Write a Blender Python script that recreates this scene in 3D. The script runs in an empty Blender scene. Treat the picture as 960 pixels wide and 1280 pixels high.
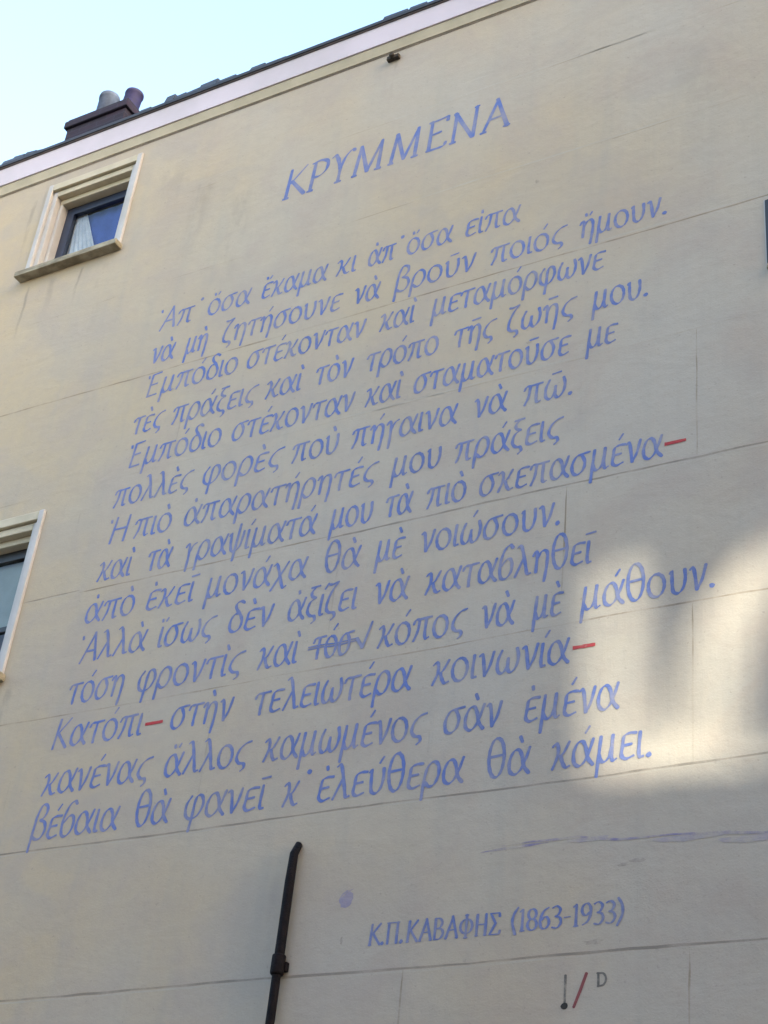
import bpy, bmesh, math, random, unicodedata
from mathutils import Vector, Matrix
from mathutils.geometry import tessellate_polygon
random.seed(7)
scn = bpy.context.scene
col = scn.collection

# ------------------------------------------------------------------ camera
EYE = 1.6                      # eye height; the camera stands at x = 0, y = 0
WALL = 7.0                     # the painted wall is the plane y = 7, facing the street (-y)
RIGHT = Vector((0.87098718, 0.4807321, 0.10138036))
UP = Vector((0.19614805, -0.52943803, 0.82536132))
FWD = Vector((-0.4504523, 0.69899357, 0.5554284))
cam = bpy.data.cameras.new('camera')
cam_o = bpy.data.objects.new('camera', cam)
col.objects.link(cam_o)
m = Matrix((RIGHT, UP, -FWD)).transposed().to_4x4()
m.translation = Vector((0, 0, EYE))
cam_o.matrix_world = m
cam.sensor_fit = 'VERTICAL'
cam.sensor_height = 36.0
cam.lens = 2051.7 / 1280 * 36.0
cam.clip_start = 0.05
cam.clip_end = 3000
scn.camera = cam_o

# ------------------------------------------------------------------ sky and sun
SUN = Vector((0.84, -0.47, 0.24)).normalized()       # direction towards the sun
elev = math.asin(SUN.z)
rot = math.atan2(SUN.x, SUN.y)
world = bpy.data.worlds.new('World')
scn.world = world
world.use_nodes = True
nt = world.node_tree
nt.nodes.clear()
sky = nt.nodes.new('ShaderNodeTexSky')
sky.sky_type = 'NISHITA'
sky.sun_disc = False
sky.sun_elevation = elev
sky.sun_rotation = rot
sky.air_density = 1.0
sky.dust_density = 2.0
sky.ozone_density = 1.0
bg = nt.nodes.new('ShaderNodeBackground')
bg.inputs['Strength'].default_value = 0.15
wo = nt.nodes.new('ShaderNodeOutputWorld')
nt.links.new(sky.outputs[0], bg.inputs[0])
nt.links.new(bg.outputs[0], wo.inputs[0])
sl = bpy.data.lights.new('sun', 'SUN')
sl.energy = 2.0
sl.angle = math.radians(0.55)
sl.color = (1.0, 0.975, 0.82)
so = bpy.data.objects.new('sun', sl)
col.objects.link(so)
so.rotation_euler = (-SUN).to_track_quat('-Z', 'Y').to_euler()
so.location = SUN * 60

scn.view_settings.view_transform = 'Standard'
scn.view_settings.look = 'None'
scn.view_settings.gamma = 1
scn.view_settings.use_curve_mapping = False
scn.view_settings.exposure = 2.80

# ------------------------------------------------------------------ helpers: nodes
def N(t, kind, **kw):
    n = t.nodes.new(kind)
    for k, v in kw.items():
        setattr(n, k, v)
    return n

def setin(t, sock, v):
    if isinstance(v, bpy.types.NodeSocket):
        t.links.new(v, sock)
    else:
        sock.default_value = v

def math_n(t, op, a, b=None, c=None, clamp=False):
    n = N(t, 'ShaderNodeMath', operation=op, use_clamp=clamp)
    setin(t, n.inputs[0], a)
    if b is not None: setin(t, n.inputs[1], b)
    if c is not None: setin(t, n.inputs[2], c)
    return n.outputs[0]

def mix_c(t, f, a, b, mode='MIX'):
    n = N(t, 'ShaderNodeMix', data_type='RGBA', blend_type=mode)
    setin(t, n.inputs[0], f)
    setin(t, n.inputs[6], a if isinstance(a, bpy.types.NodeSocket) else (*a, 1))
    setin(t, n.inputs[7], b if isinstance(b, bpy.types.NodeSocket) else (*b, 1))
    return n.outputs[2]

def remap(t, v, a, b, c=0.0, d=1.0, smooth=True):
    n = N(t, 'ShaderNodeMapRange', interpolation_type='SMOOTHSTEP' if smooth else 'LINEAR')
    setin(t, n.inputs[0], v)
    for i, q in enumerate((a, b, c, d)):
        n.inputs[i + 1].default_value = q
    return n.outputs[0]

def noise(t, vec, scale, detail=4, rough=0.55, dist=0.0):
    n = N(t, 'ShaderNodeTexNoise')
    t.links.new(vec, n.inputs['Vector'])
    n.inputs['Scale'].default_value = scale
    n.inputs['Detail'].default_value = detail
    n.inputs['Roughness'].default_value = rough
    n.inputs['Distortion'].default_value = dist
    return n.outputs[0]

def vmul(t, vec, s):
    n = N(t, 'ShaderNodeVectorMath', operation='MULTIPLY')
    t.links.new(vec, n.inputs[0]); n.inputs[1].default_value = s
    return n.outputs[0]

def new_mat(name):
    mt = bpy.data.materials.new(name)
    mt.use_nodes = True
    t = mt.node_tree
    b = t.nodes['Principled BSDF']
    return mt, t, b

def pos(t):
    return N(t, 'ShaderNodeNewGeometry').outputs['Position']

def simple_mat(name, c, rough=0.6, var=0.12, scale=6.0, stretch=(1, 1, 1), bump=0.0, metal=0.0, dark=None, spec=0.5):
    mt, t, b = new_mat(name)
    p = vmul(t, pos(t), stretch)
    n1 = noise(t, p, scale, 5, 0.6)
    f = remap(t, n1, 0.3, 0.7)
    c2 = dark if dark else tuple(x * (1 - var) ** 2 for x in c)
    cc = mix_c(t, f, c, c2)
    t.links.new(cc, b.inputs['Base Color'])
    b.inputs['Roughness'].default_value = rough
    b.inputs['Metallic'].default_value = metal
    b.inputs['Specular IOR Level'].default_value = spec
    if bump:
        n2 = noise(t, p, scale * 5, 4, 0.6)
        bp = N(t, 'ShaderNodeBump')
        bp.inputs['Strength'].default_value = bump
        bp.inputs['Distance'].default_value = 0.01
        t.links.new(n2, bp.inputs['Height'])
        t.links.new(bp.outputs[0], b.inputs['Normal'])
    return mt

# ------------------------------------------------------------------ stucco colour, shared by wall, joints and paint
DRIPS = [  # x, z top (world), half width, length, strength : rain streaks and stains on the stucco
    (-8.20, 8.70 + EYE, 0.020, 0.75, 0.50), (-7.66, 8.70 + EYE, 0.022, 0.60, 0.55), (-8.42, 9.75 + EYE, 0.03, 0.9, 0.35),
    (-7.40, 8.68 + EYE, 0.05, 0.9, 0.25), (-7.95, 8.70 + EYE, 0.05, 0.5, 0.25),
    (-6.55, 9.30 + EYE, 0.16, 1.2, 0.20), (-6.15, 9.0 + EYE, 0.14, 1.3, 0.16), (-6.9, 9.6 + EYE, 0.25, 0.8, 0.14), (-4.9, 9.86 + EYE, 0.025, 0.5, 0.25),
    (-7.28, 4.85 + EYE, 0.05, 1.0, 0.28), (-4.9, 3.3 + EYE, 0.06, 1.6, 0.07), (-2.5, 9.0 + EYE, 0.3, 1.6, 0.10),
]
def stucco_group():
    g = bpy.data.node_groups.new('stucco_colour', 'ShaderNodeTree')
    g.interface.new_socket('Color', in_out='OUTPUT', socket_type='NodeSocketColor')
    g.interface.new_socket('Height', in_out='OUTPUT', socket_type='NodeSocketFloat')
    out = N(g, 'NodeGroupOutput')
    p = pos(g)
    sep = N(g, 'ShaderNodeSeparateXYZ'); g.links.new(p, sep.inputs[0])
    big = noise(g, p, 0.35, 4, 0.55, 0.3)
    mid = noise(g, p, 1.7, 5, 0.6, 0.4)
    fine = noise(g, p, 14, 5, 0.65)
    grit = noise(g, p, 90, 3, 0.6)
    tone = math_n(g, 'ADD', big, math_n(g, 'MULTIPLY', math_n(g, 'ADD', sep.outputs[0], 5.5), 0.045))   # greyer towards the right
    c = mix_c(g, remap(g, tone, 0.28, 0.72), (0.484, 0.378, 0.246), (0.438, 0.396, 0.338))
    c = mix_c(g, math_n(g, 'MULTIPLY', remap(g, mid, 0.42, 0.70), 0.60), c, (0.413, 0.340, 0.280))
    c = mix_c(g, math_n(g, 'MULTIPLY', remap(g, fine, 0.35, 0.75), 0.22), c, (0.377, 0.312, 0.258))
    c = mix_c(g, math_n(g, 'MULTIPLY', remap(g, grit, 0.5, 0.8), 0.18), c, (0.290, 0.250, 0.215))
    patch = noise(g, vmul(g, p, (1.0, 1, 1.6)), 0.9, 2, 0.4, 0.8)
    c = mix_c(g, math_n(g, 'MULTIPLY', remap(g, patch, 0.52, 0.60), 0.26), c, (0.375, 0.330, 0.287))
    speck = noise(g, p, 38, 2, 0.5)
    c = mix_c(g, math_n(g, 'MULTIPLY', remap(g, speck, 0.66, 0.74), 0.30), c, (0.230, 0.201, 0.178))
    # rain wash: vertical streaks
    st = noise(g, vmul(g, p, (5.5, 1, 0.35)), 1.0, 5, 0.6, 0.2)
    c = mix_c(g, math_n(g, 'MULTIPLY', remap(g, st, 0.50, 0.78), 0.30), c, (0.348, 0.326, 0.279))
    # individual drips
    tot = None
    wob = noise(g, vmul(g, p, (1, 1, 1.0)), 2.5, 3, 0.5)
    xw = math_n(g, 'ADD', sep.outputs[0], math_n(g, 'MULTIPLY', math_n(g, 'SUBTRACT', wob, 0.5), 0.10))
    brk = remap(g, noise(g, vmul(g, p, (6, 1, 2.2)), 1.6, 4, 0.6), 0.36, 0.62)
    for x, zt, hw, ln, s in DRIPS:
        dx = math_n(g, 'ABSOLUTE', math_n(g, 'SUBTRACT', xw, x))
        mx = remap(g, dx, hw * 0.15, hw, 1.0, 0.0)
        dz = math_n(g, 'SUBTRACT', zt, sep.outputs[2])
        a = remap(g, dz, 0.0, 0.03 + hw * 0.8, 0.0, 1.0)
        b = remap(g, dz, ln * 0.2, ln, 1.0, 0.0)
        k = math_n(g, 'MULTIPLY', math_n(g, 'MULTIPLY', mx, a), math_n(g, 'MULTIPLY', b, s))
        tot = k if tot is None else math_n(g, 'MAXIMUM', tot, k)
    tot = math_n(g, 'MULTIPLY', tot, brk)
    c = mix_c(g, tot, c, (0.160, 0.156, 0.138))
    g.links.new(c, out.inputs['Color'])
    h = math_n(g, 'ADD', math_n(g, 'MULTIPLY', fine, 0.6), math_n(g, 'MULTIPLY', grit, 0.25))
    h = math_n(g, 'ADD', h, math_n(g, 'MULTIPLY', mid, 1.4))
    h = math_n(g, 'ADD', h, math_n(g, 'MULTIPLY', st, 0.9))
    tw = noise(g, vmul(g, p, (1.0, 1, 2.2)), 2.6, 3, 0.5, 0.9)
    h = math_n(g, 'ADD', h, math_n(g, 'MULTIPLY', tw, 0.8))
    g.links.new(h, out.inputs['Height'])
    return g
STUCCO = stucco_group()

def on_stucco(name, paint=None, cover=0.85, lo=0.3, hi=0.6, scale=22, rough=0.85, floor=0.45):
    """stucco itself (paint None) or a thin coat of paint / dirt worn through to the stucco"""
    mt, t, b = new_mat(name)
    g = N(t, 'ShaderNodeGroup'); g.node_tree = STUCCO
    c = g.outputs[0]
    if paint:
        p = pos(t)
        n = noise(t, p, scale, 5, 0.65)
        f = remap(t, n, lo, hi, cover * floor, cover)
        v = noise(t, p, 2.3, 3, 0.5)
        pc = mix_c(t, remap(t, v, 0.35, 0.65), paint, tuple(x * 0.80 + 0.02 for x in paint))
        c = mix_c(t, f, c, pc)
    t.links.new(c, b.inputs['Base Color'])
    b.inputs['Roughness'].default_value = rough
    b.inputs['Specular IOR Level'].default_value = 0.25
    bp = N(t, 'ShaderNodeBump')
    bp.inputs['Strength'].default_value = 0.5
    bp.inputs['Distance'].default_value = 0.008
    t.links.new(g.outputs[1], bp.inputs['Height'])
    t.links.new(bp.outputs[0], b.inputs['Normal'])
    return mt

M = {}
M['stucco'] = on_stucco('stucco')
M['joint_dark'] = on_stucco('joint_dark', (0.135, 0.112, 0.085), 0.62, 0.32, 0.62, 3, floor=0.3)
M['joint_mid'] = on_stucco('joint_mid', (0.217, 0.163, 0.102), 0.75, 0.40, 0.64, 2.2, floor=0.12)
M['joint_faint'] = on_stucco('joint_faint', (0.30, 0.245, 0.165), 0.55, 0.47, 0.68, 1.6, floor=0.08)
M['joint_ghost'] = on_stucco('joint_ghost', (0.261, 0.225, 0.174), 0.4, 0.5, 0.7, 2, floor=0.0)
M['joint_light'] = on_stucco('joint_light', (0.478, 0.435, 0.362), 0.5, 0.4, 0.62, 4)
M['stain'] = on_stucco('stain', (0.13, 0.12, 0.11), 0.42, 0.35, 0.65, 22, floor=0.1)
M['blue_paint'] = on_stucco('blue_paint', (0.088, 0.152, 0.430), 0.92, 0.30, 0.64, 6, floor=0.55)
M['blue_smear'] = on_stucco('blue_smear', (0.24, 0.225, 0.37), 0.50, 0.36, 0.68, 7, floor=0.15)
M['blue_line'] = on_stucco('blue_line', (0.160, 0.145, 0.319), 0.75, 0.40, 0.64, 7, floor=0.1)
M['blue_blot'] = on_stucco('blue_blot', (0.20, 0.19, 0.36), 0.62, 0.30, 0.62, 7, floor=0.6)
M['red_paint'] = on_stucco('red_paint', (0.44, 0.035, 0.045), 0.96, 0.2, 0.45, 20)
M['dark_red_paint'] = on_stucco('dark_red_paint', (0.217, 0.043, 0.051), 0.92, 0.2, 0.45, 20)
M['grey_paint'] = on_stucco('grey_paint', (0.072, 0.072, 0.072), 0.80, 0.3, 0.55, 20)
M['black_paint'] = on_stucco('black_paint', (0.02, 0.02, 0.02), 0.95, 0.2, 0.4, 20)

M['white_wood'] = simple_mat('white_wood', (0.50, 0.462, 0.43), 0.6, 0.08, 3, (1, 1, 1), 0.1, dark=(0.42, 0.385, 0.345))
M['fascia_paint'] = simple_mat('fascia_paint', (0.58, 0.495, 0.52), 0.55, 0.08, 1.2, (1, 1, 1), 0.1, dark=(0.49, 0.425, 0.43))
M['cream_wood'] = simple_mat('cream_wood', (0.55, 0.465, 0.325), 0.6, 0.1, 3, (1, 1, 1), 0.1, dark=(0.44, 0.37, 0.25))
M['sill_wood'] = simple_mat('sill_wood', (0.377, 0.326, 0.225), 0.7, 0.2, 7, (1, 1, 3), 0.2, dark=(0.181, 0.145, 0.087))
M['navy_wood'] = simple_mat('navy_wood', (0.022, 0.030, 0.060), 0.4, 0.2, 6)
M['black_wood'] = simple_mat('black_wood', (0.020, 0.020, 0.022), 0.45, 0.2, 6)
M['curtain'] = simple_mat('curtain', (0.594, 0.580, 0.638), 0.9, 0.1, 8)
M['blue_curtain'] = simple_mat('blue_curtain', (0.051, 0.087, 0.348), 0.9, 0.1, 8)
M['mauve_curtain'] = simple_mat('mauve_curtain', (0.10, 0.08, 0.13), 0.9, 0.1, 8)
M['grey_reflection'] = simple_mat('grey_reflection', (0.304, 0.319, 0.304), 0.8, 0.08, 5)
M['pink_curtain'] = simple_mat('pink_curtain', (0.42, 0.24, 0.26), 0.9, 0.1, 8)
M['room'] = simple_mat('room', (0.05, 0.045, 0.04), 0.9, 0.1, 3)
M['zinc'] = simple_mat('zinc', (0.035, 0.030, 0.032), 0.5, 0.3, 5, (1, 1, 1), 0.1)
M['brown_lip'] = simple_mat('brown_lip', (0.145, 0.109, 0.094), 0.6, 0.3, 5)
M['slate'] = simple_mat('slate', (0.05, 0.055, 0.07), 0.55, 0.35, 7, (1, 1, 1), 0.3)
M['iron'] = simple_mat('iron', (0.0035, 0.003, 0.0045), 0.7, 0.4, 18, (1, 1, 1), 0.6, dark=(0.009, 0.006, 0.007), spec=0.12)
M['rust'] = simple_mat('rust', (0.06, 0.045, 0.03), 0.9, 0.4, 40, (1, 1, 1), 0.6)
M['grey_pot'] = simple_mat('grey_pot', (0.050, 0.065, 0.105), 0.8, 0.25, 10, (1, 1, 1), 0.3)
M['purple_pot'] = simple_mat('purple_pot', (0.022, 0.015, 0.085), 0.7, 0.3, 10, (1, 1, 1), 0.3)
M['mortar'] = simple_mat('mortar', (0.018, 0.014, 0.022), 0.9, 0.3, 8, (1, 1, 1), 0.4)
M['paving'] = simple_mat('paving', (0.36, 0.33, 0.29), 0.85, 0.2, 2.5, (1, 1, 1), 0.3)
M['street'] = simple_mat('street', (0.28, 0.24, 0.20), 0.85, 0.25, 3.5, (1, 1, 1), 0.4)
M['kerb'] = simple_mat('kerb', (0.30, 0.29, 0.27), 0.85, 0.15, 6, (1, 1, 1), 0.3)

def brick_mat(name, c1, c2, cm, scale=1.0):
    mt, t, b = new_mat(name)
    p = pos(t)
    s = N(t, 'ShaderNodeSeparateXYZ'); t.links.new(p, s.inputs[0])
    cmb = N(t, 'ShaderNodeCombineXYZ')
    t.links.new(math_n(t, 'ADD', s.outputs[0], s.outputs[1]), cmb.inputs[0])
    t.links.new(s.outputs[2], cmb.inputs[1])
    br = N(t, 'ShaderNodeTexBrick')
    t.links.new(cmb.outputs[0], br.inputs['Vector'])
    br.inputs['Color1'].default_value = (*c1, 1)
    br.inputs['Color2'].default_value = (*c2, 1)
    br.inputs['Mortar'].default_value = (*cm, 1)
    br.inputs['Scale'].default_value = scale
    br.inputs['Brick Width'].default_value = 0.22
    br.inputs['Row Height'].default_value = 0.065
    br.inputs['Mortar Size'].default_value = 0.006
    br.inputs['Bias'].default_value = -0.1
    n = noise(t, p, 9, 5, 0.6)
    c = mix_c(t, math_n(t, 'MULTIPLY', remap(t, n, 0.4, 0.7), 0.5), br.outputs[0], tuple(x * 0.45 for x in c1))
    t.links.new(c, b.inputs['Base Color'])
    b.inputs['Roughness'].default_value = 0.85
    bp = N(t, 'ShaderNodeBump'); bp.inputs['Strength'].default_value = 0.6; bp.inputs['Distance'].default_value = 0.01
    t.links.new(math_n(t, 'SUBTRACT', math_n(t, 'MULTIPLY', n, 0.4), br.outputs[1]), bp.inputs['Height'])
    t.links.new(bp.outputs[0], b.inputs['Normal'])
    return mt
M['dark_brick'] = brick_mat('dark_brick', (0.024, 0.011, 0.026), (0.006, 0.005, 0.014), (0.022, 0.018, 0.034))
M['red_brick'] = brick_mat('red_brick', (0.30, 0.19, 0.13), (0.24, 0.15, 0.11), (0.34, 0.30, 0.25))

def glass_mat():
    mt = bpy.data.materials.new('window_glass'); mt.use_nodes = True
    t = mt.node_tree; t.nodes.clear()
    fr = N(t, 'ShaderNodeFresnel'); fr.inputs[0].default_value = 1.5
    tr = N(t, 'ShaderNodeBsdfTransparent'); tr.inputs[0].default_value = (0.9, 0.93, 0.92, 1)
    gl = N(t, 'ShaderNodeBsdfGlossy'); gl.inputs['Roughness'].default_value = 0.02
    mx = N(t, 'ShaderNodeMixShader'); o = N(t, 'ShaderNodeOutputMaterial')
    geo = N(t, 'ShaderNodeNewGeometry')
    f_ = math_n(t, 'MULTIPLY', fr.outputs[0], math_n(t, 'SUBTRACT', 1.0, geo.outputs['Backfacing']))
    t.links.new(f_, mx.inputs[0]); t.links.new(tr.outputs[0], mx.inputs[1]); t.links.new(gl.outputs[0], mx.inputs[2])
    t.links.new(mx.outputs[0], o.inputs[0])
    return mt
M['glass'] = glass_mat()

# ------------------------------------------------------------------ helpers: meshes and objects
class MB:
    """collects shapes, several materials allowed, builds ONE mesh object"""
    def __init__(s):
        s.v = []; s.f = []; s.mi = []; s.mats = []; s.smooth = []
    def mat(s, mname):
        if mname not in s.mats: s.mats.append(mname)
        return s.mats.index(mname)
    def add(s, vs, fs, mname, smooth=False):
        o = len(s.v); k = s.mat(mname)
        s.v += [tuple(q) for q in vs]
        for f in fs:
            s.f.append([o + i for i in f]); s.mi.append(k); s.smooth.append(smooth)
    def box(s, x0, x1, y0, y1, z0, z1, mname):
        vs = [(x, y, z) for x in (x0, x1) for y in (y0, y1) for z in (z0, z1)]
        s.add(vs, [(0, 1, 3, 2), (4, 6, 7, 5), (0, 4, 5, 1), (2, 3, 7, 6), (0, 2, 6, 4), (1, 5, 7, 3)], mname)
    def ring(s, x0, x1, z0, z1, w, y0, y1, mname, wb=None):
        """rectangular frame of four bars butted end to end (stiles run full height)"""
        wb = w if wb is None else wb
        s.box(x0, x0 + w, y0, y1, z0, z1, mname); s.box(x1 - w, x1, y0, y1, z0, z1, mname)
        s.box(x0 + w, x1 - w, y0, y1, z1 - w, z1, mname)
        if wb > 0: s.box(x0 + w, x1 - w, y0, y1, z0, z0 + wb, mname)
    def tube(s, pts, rs, mname, seg=16, caps=True):
        n = len(pts); rings = []
        for i, p in enumerate(pts):
            p = Vector(p)
            a = Vector(pts[max(0, i - 1)]); b = Vector(pts[min(n - 1, i + 1)])
            d = (b - a).normalized()
            ref = Vector((0, 1, 0)) if abs(d.y) < 0.9 else Vector((1, 0, 0))
            u = d.cross(ref).normalized(); w = d.cross(u)
            r = rs[i] if isinstance(rs, (list, tuple)) else rs
            rings.append([p + (u * math.cos(2 * math.pi * k / seg) + w * math.sin(2 * math.pi * k / seg)) * r for k in range(seg)])
        vs = [q for r in rings for q in r]
        fs = [(i * seg + k, i * seg + (k + 1) % seg, (i + 1) * seg + (k + 1) % seg, (i + 1) * seg + k) for i in range(n - 1) for k in range(seg)]
        s.add(vs, fs, mname, True)
        if caps:
            s.add(rings[0], [tuple(range(seg))], mname); s.add(rings[-1], [tuple(range(seg))], mname)
    def build(s, name, parent=None, label=None, bevel=0.0):
        me = bpy.data.meshes.new(name)
        me.from_pydata(s.v, [], s.f)
        for q in s.mats: me.materials.append(M[q])
        me.polygons.foreach_set('material_index', s.mi)
        me.polygons.foreach_set('use_smooth', s.smooth)
        me.update()
        bm = bmesh.new(); bm.from_mesh(me)
        bmesh.ops.remove_doubles(bm, verts=bm.verts, dist=1e-6) if bevel else None
        bmesh.ops.recalc_face_normals(bm, faces=bm.faces)
        bm.to_mesh(me); bm.free()
        o = bpy.data.objects.new(name, me); col.objects.link(o)
        if bevel:
            bv = o.modifiers.new('bevel', 'BEVEL'); bv.width = bevel; bv.segments = 2; bv.limit_method = 'ANGLE'
        if parent is not None:
            o.parent = parent
            o.matrix_parent_inverse = world_m(parent).inverted()
        if label: o['label'] = label
        return o

def world_m(o):
    mm = Matrix.Translation(o.location) @ Matrix.Identity(4)
    return mm if o.parent is None else world_m(o.parent) @ o.matrix_parent_inverse @ mm

def thing(name, label, cat, loc=(0, 0, 0), group=None):
    o = bpy.data.objects.new(name, None); col.objects.link(o)
    o.empty_display_size = 0.3
    o.location = loc; o['label'] = label; o['category'] = cat
    if group: o['group'] = group
    return o

def struct(o):
    o['kind'] = 'structure'; return o

E = EYE
# ------------------------------------------------------------------ ground
b = MB(); b.add([(-300, -300, 0), (300, -300, 0), (300, 300, 0), (-300, 300, 0)], [(0, 1, 2, 3)], 'street'); struct(b.build('street'))
b = MB(); b.box(-60, 60, 5.6, 6.995, -0.05, 0.12, 'paving'); b.box(-60, 60, 5.45, 5.6, -0.05, 0.125, 'kerb'); struct(b.build('pavement'))

# ------------------------------------------------------------------ the painted house
house = thing('house', 'beige stucco house with a long Greek poem lettered in blue across its wall', 'house', (-5.0, WALL, 0))
HX0, HX1, HY1 = -16.0, 4.0, 15.0
ZT = 9.96 + E                    # top of the stucco, under the eave
WIN = [  # x0, x1, z0, z1 : openings (outer edge of the casing)
    (-8.285, -7.295, 8.80 + E, 9.83 + E),
    (-8.345, -7.345, 4.92 + E, 6.25 + E),
    (-2.088, -1.088, 6.72 + E, 7.255 + E),
]
TH = 0.30
w = MB()
outer = [(HX0, 0.0), (HX1, 0.0), (HX1, ZT), (HX0, ZT)]
INS = 0.03
holes = [[(x0 + INS, z0 + INS), (x0 + INS, z1 - INS), (x1 - INS, z1 - INS), (x1 - INS, z0 + INS)] for x0, x1, z0, z1 in WIN]
loops = [[Vector((x, z, 0)) for x, z in lp] for lp in [outer] + holes]
tri = tessellate_polygon(loops)
flat = [q for lp in loops for q in lp]
w.add([(q.x, WALL, q.y) for q in flat], [tuple(t_) for t_ in tri], 'stucco')
w.add([(q.x, WALL + TH, q.y) for q in flat], [tuple(t_) for t_ in tri], 'stucco')
for lp in loops:
    n = len(lp)
    vs = [(q.x, WALL, q.y) for q in lp] + [(q.x, WALL + TH, q.y) for q in lp]
    w.add(vs, [(i, (i + 1) % n, n + (i + 1) % n, n + i) for i in range(n)], 'stucco')
# return walls and back
w.box(HX0, HX0 + TH, WALL + TH, HY1, 0, ZT, 'stucco')
w.box(HX1 - TH, HX1, WALL + TH, HY1, 0, ZT, 'stucco')
w.box(HX0, HX1, HY1, HY1 + TH, 0, ZT, 'stucco')

# scored joints of the render, thin strips a millimetre proud, with gaps and wobble
def strip(mb, pts, width, mname, y, taper=True):
    n = len(pts); vs = []
    for i, (x, z) in enumerate(pts):
        ax, az = pts[max(0, i - 1)]; bx, bz = pts[min(n - 1, i + 1)]
        d = Vector((bx - ax, bz - az)).normalized(); nn = Vector((-d.y, d.x))
        h = width / 2 * random.uniform(0.65, 1.2)
        if taper and i in (0, n - 1): h *= 0.2
        vs += [(x + nn.x * h, y, z + nn.y * h), (x - nn.x * h, y, z - nn.y * h)]
    mb.add(vs, [(2 * i, 2 * i + 1, 2 * i + 3, 2 * i + 2) for i in range(n - 1)], mname)

def hjoint(z, x0, x1, mname, width=0.013, y=WALL - 0.0003, wob=0.004):
    n = max(3, int((x1 - x0) / 0.12)); ph = random.uniform(0, 9)
    pts = [(x0 + (x1 - x0) * i / n, z + E + wob * math.sin(ph + i * 0.31) + random.uniform(-wob, wob) * 0.6) for i in range(n + 1)]
    strip(w, pts, width * 0.8, mname, y)
    if mname == 'joint_dark': strip(w, [(x, zz - width * 0.95) for x, zz in pts], width * 0.7, 'joint_light', y)  # pale strip painted as the lit lower edge of the joint
def vjoint(x, z0, z1, mname, width=0.010, y=WALL - 0.0005):
    n = max(3, int((z1 - z0) / 0.1))
    pts = [(x + random.uniform(-0.002, 0.002), z0 + E + (z1 - z0) * i / n) for i in range(n + 1)]
    strip(w, pts, width, mname, y)

XL, XR = -12.0, 1.0
hjoint(2.69, XL, XR, 'joint_dark', 0.016)
hjoint(3.605, XL, XR, 'joint_dark', 0.014)
hjoint(4.525, XL, -5.2, 'joint_mid', 0.012); hjoint(4.53, -5.2, XR, 'joint_mid', 0.012)
hjoint(5.475, XL, -8.36, 'joint_mid', 0.013); hjoint(5.475, -7.33, -6.85, 'joint_dark', 0.013); hjoint(5.465, -6.85, -4.9, 'joint_mid', 0.014); hjoint(5.46, -4.9, XR, 'joint_dark', 0.015)
hjoint(6.385, XL, -1.0, 'joint_faint', 0.013)
hjoint(7.295, XL, -6.0, 'joint_mid', 0.013); hjoint(7.295, -6.0, -4.6, 'joint_mid', 0.015); hjoint(7.29, -4.6, -1.9, 'joint_mid', 0.014)
hjoint(8.215, -9.5, -1.0, 'joint_faint', 0.012); hjoint(9.15, -7.0, -1.0, 'joint_faint', 0.012)
hjoint(9.165, -4.9, -2.7, 'joint_light', 0.02); hjoint(8.23, -4.6, -2.5, 'joint_light', 0.018)
hjoint(7.31, -3.4, -2.0, 'joint_light', 0.02); hjoint(6.40, -5.0, -2.4, 'joint_light', 0.016)
hjoint(1.77, XL, XR, 'joint_dark', 0.016); hjoint(0.85, XL, XR, 'joint_dark', 0.016)
for k in range(-2, 5):
    xa = -2.545 - 1.5 * k; xb = -3.295 - 1.5 * k
    vjoint(xa, 3.61, 4.52, 'joint_mid' if k == 0 else 'joint_ghost')
    vjoint(xa - 0.02, 1.78, 2.68, 'joint_mid' if k in (0, 1) else 'joint_ghost')
    vjoint(xa + 0.03, 5.47, 6.38, 'joint_mid' if k == 0 else 'joint_ghost')
    vjoint(xb, 4.72 if k == 0 else 4.53, 5.46, 'joint_mid' if k == 0 else 'joint_ghost')
    if k in (1, 2): vjoint(xb + 0.01, 6.39, 7.28, 'joint_ghost')
# small scuffs and filled holes
def blob(mb, x, z, rx, rz, mname, y, n=18, jag=0.3):
    vs = [(x, y, z + E)]
    for i in range(n):
        a = 2 * math.pi * i / n; k = 1 + random.uniform(-jag, jag)
        vs.append((x + rx * k * math.cos(a), y, z + E + rz * k * math.sin(a)))
    mb.add(vs, [(0, 1 + i, 1 + (i + 1) % n) for i in range(n)], mname)
for x, z, rx, rz in [(-3.04, 2.742, 0.05, 0.012), (-2.83, 3.13, 0.045, 0.010), (-2.90, 3.115, 0.03, 0.008), (-7.45, 4.75, 0.03, 0.008), (-7.50, 4.66, 0.02, 0.012), (-4.45, 2.86, 0.008, 0.02), (-3.6, 6.62, 0.02, 0.012), (-3.62, 8.03, 0.015, 0.015)]:
    blob(w, x, z, rx, rz, 'stain', WALL - 0.0007)
wall = w.build('wall', house)

# eave: bed moulding, fascia, lip and roof
EV = WALL - 0.052
b = MB()
prof = [(WALL - 0.0005, ZT - 0.004), (WALL - 0.014, ZT - 0.004), (WALL - 0.020, ZT + 0.014), (WALL - 0.040, ZT + 0.070), (WALL - 0.040, ZT + 0.078), (WALL - 0.0005, ZT + 0.078)]
X0, X1 = HX0 - 0.1, HX1 + 0.1
n = len(prof)
b.add([(X0, y, z) for y, z in prof] + [(X1, y, z) for y, z in prof], [(i, (i + 1) % n, n + (i + 1) % n, n + i) for i in range(n)] + [tuple(range(n)), tuple(range(n, 2 * n))], 'cream_wood')
b.box(X0, X1, WALL - 0.006, WALL - 0.0007, ZT - 0.016, ZT - 0.005, 'joint_dark')  # dark joint line, painted in for the shadow gap below the moulding
b.build('bed_moulding', house)
b = MB(); b.box(X0, X1, EV, WALL + 0.05, ZT + 0.079, ZT + 0.300, 'fascia_paint')
fas = b.build('fascia', house, bevel=0.003)
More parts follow.
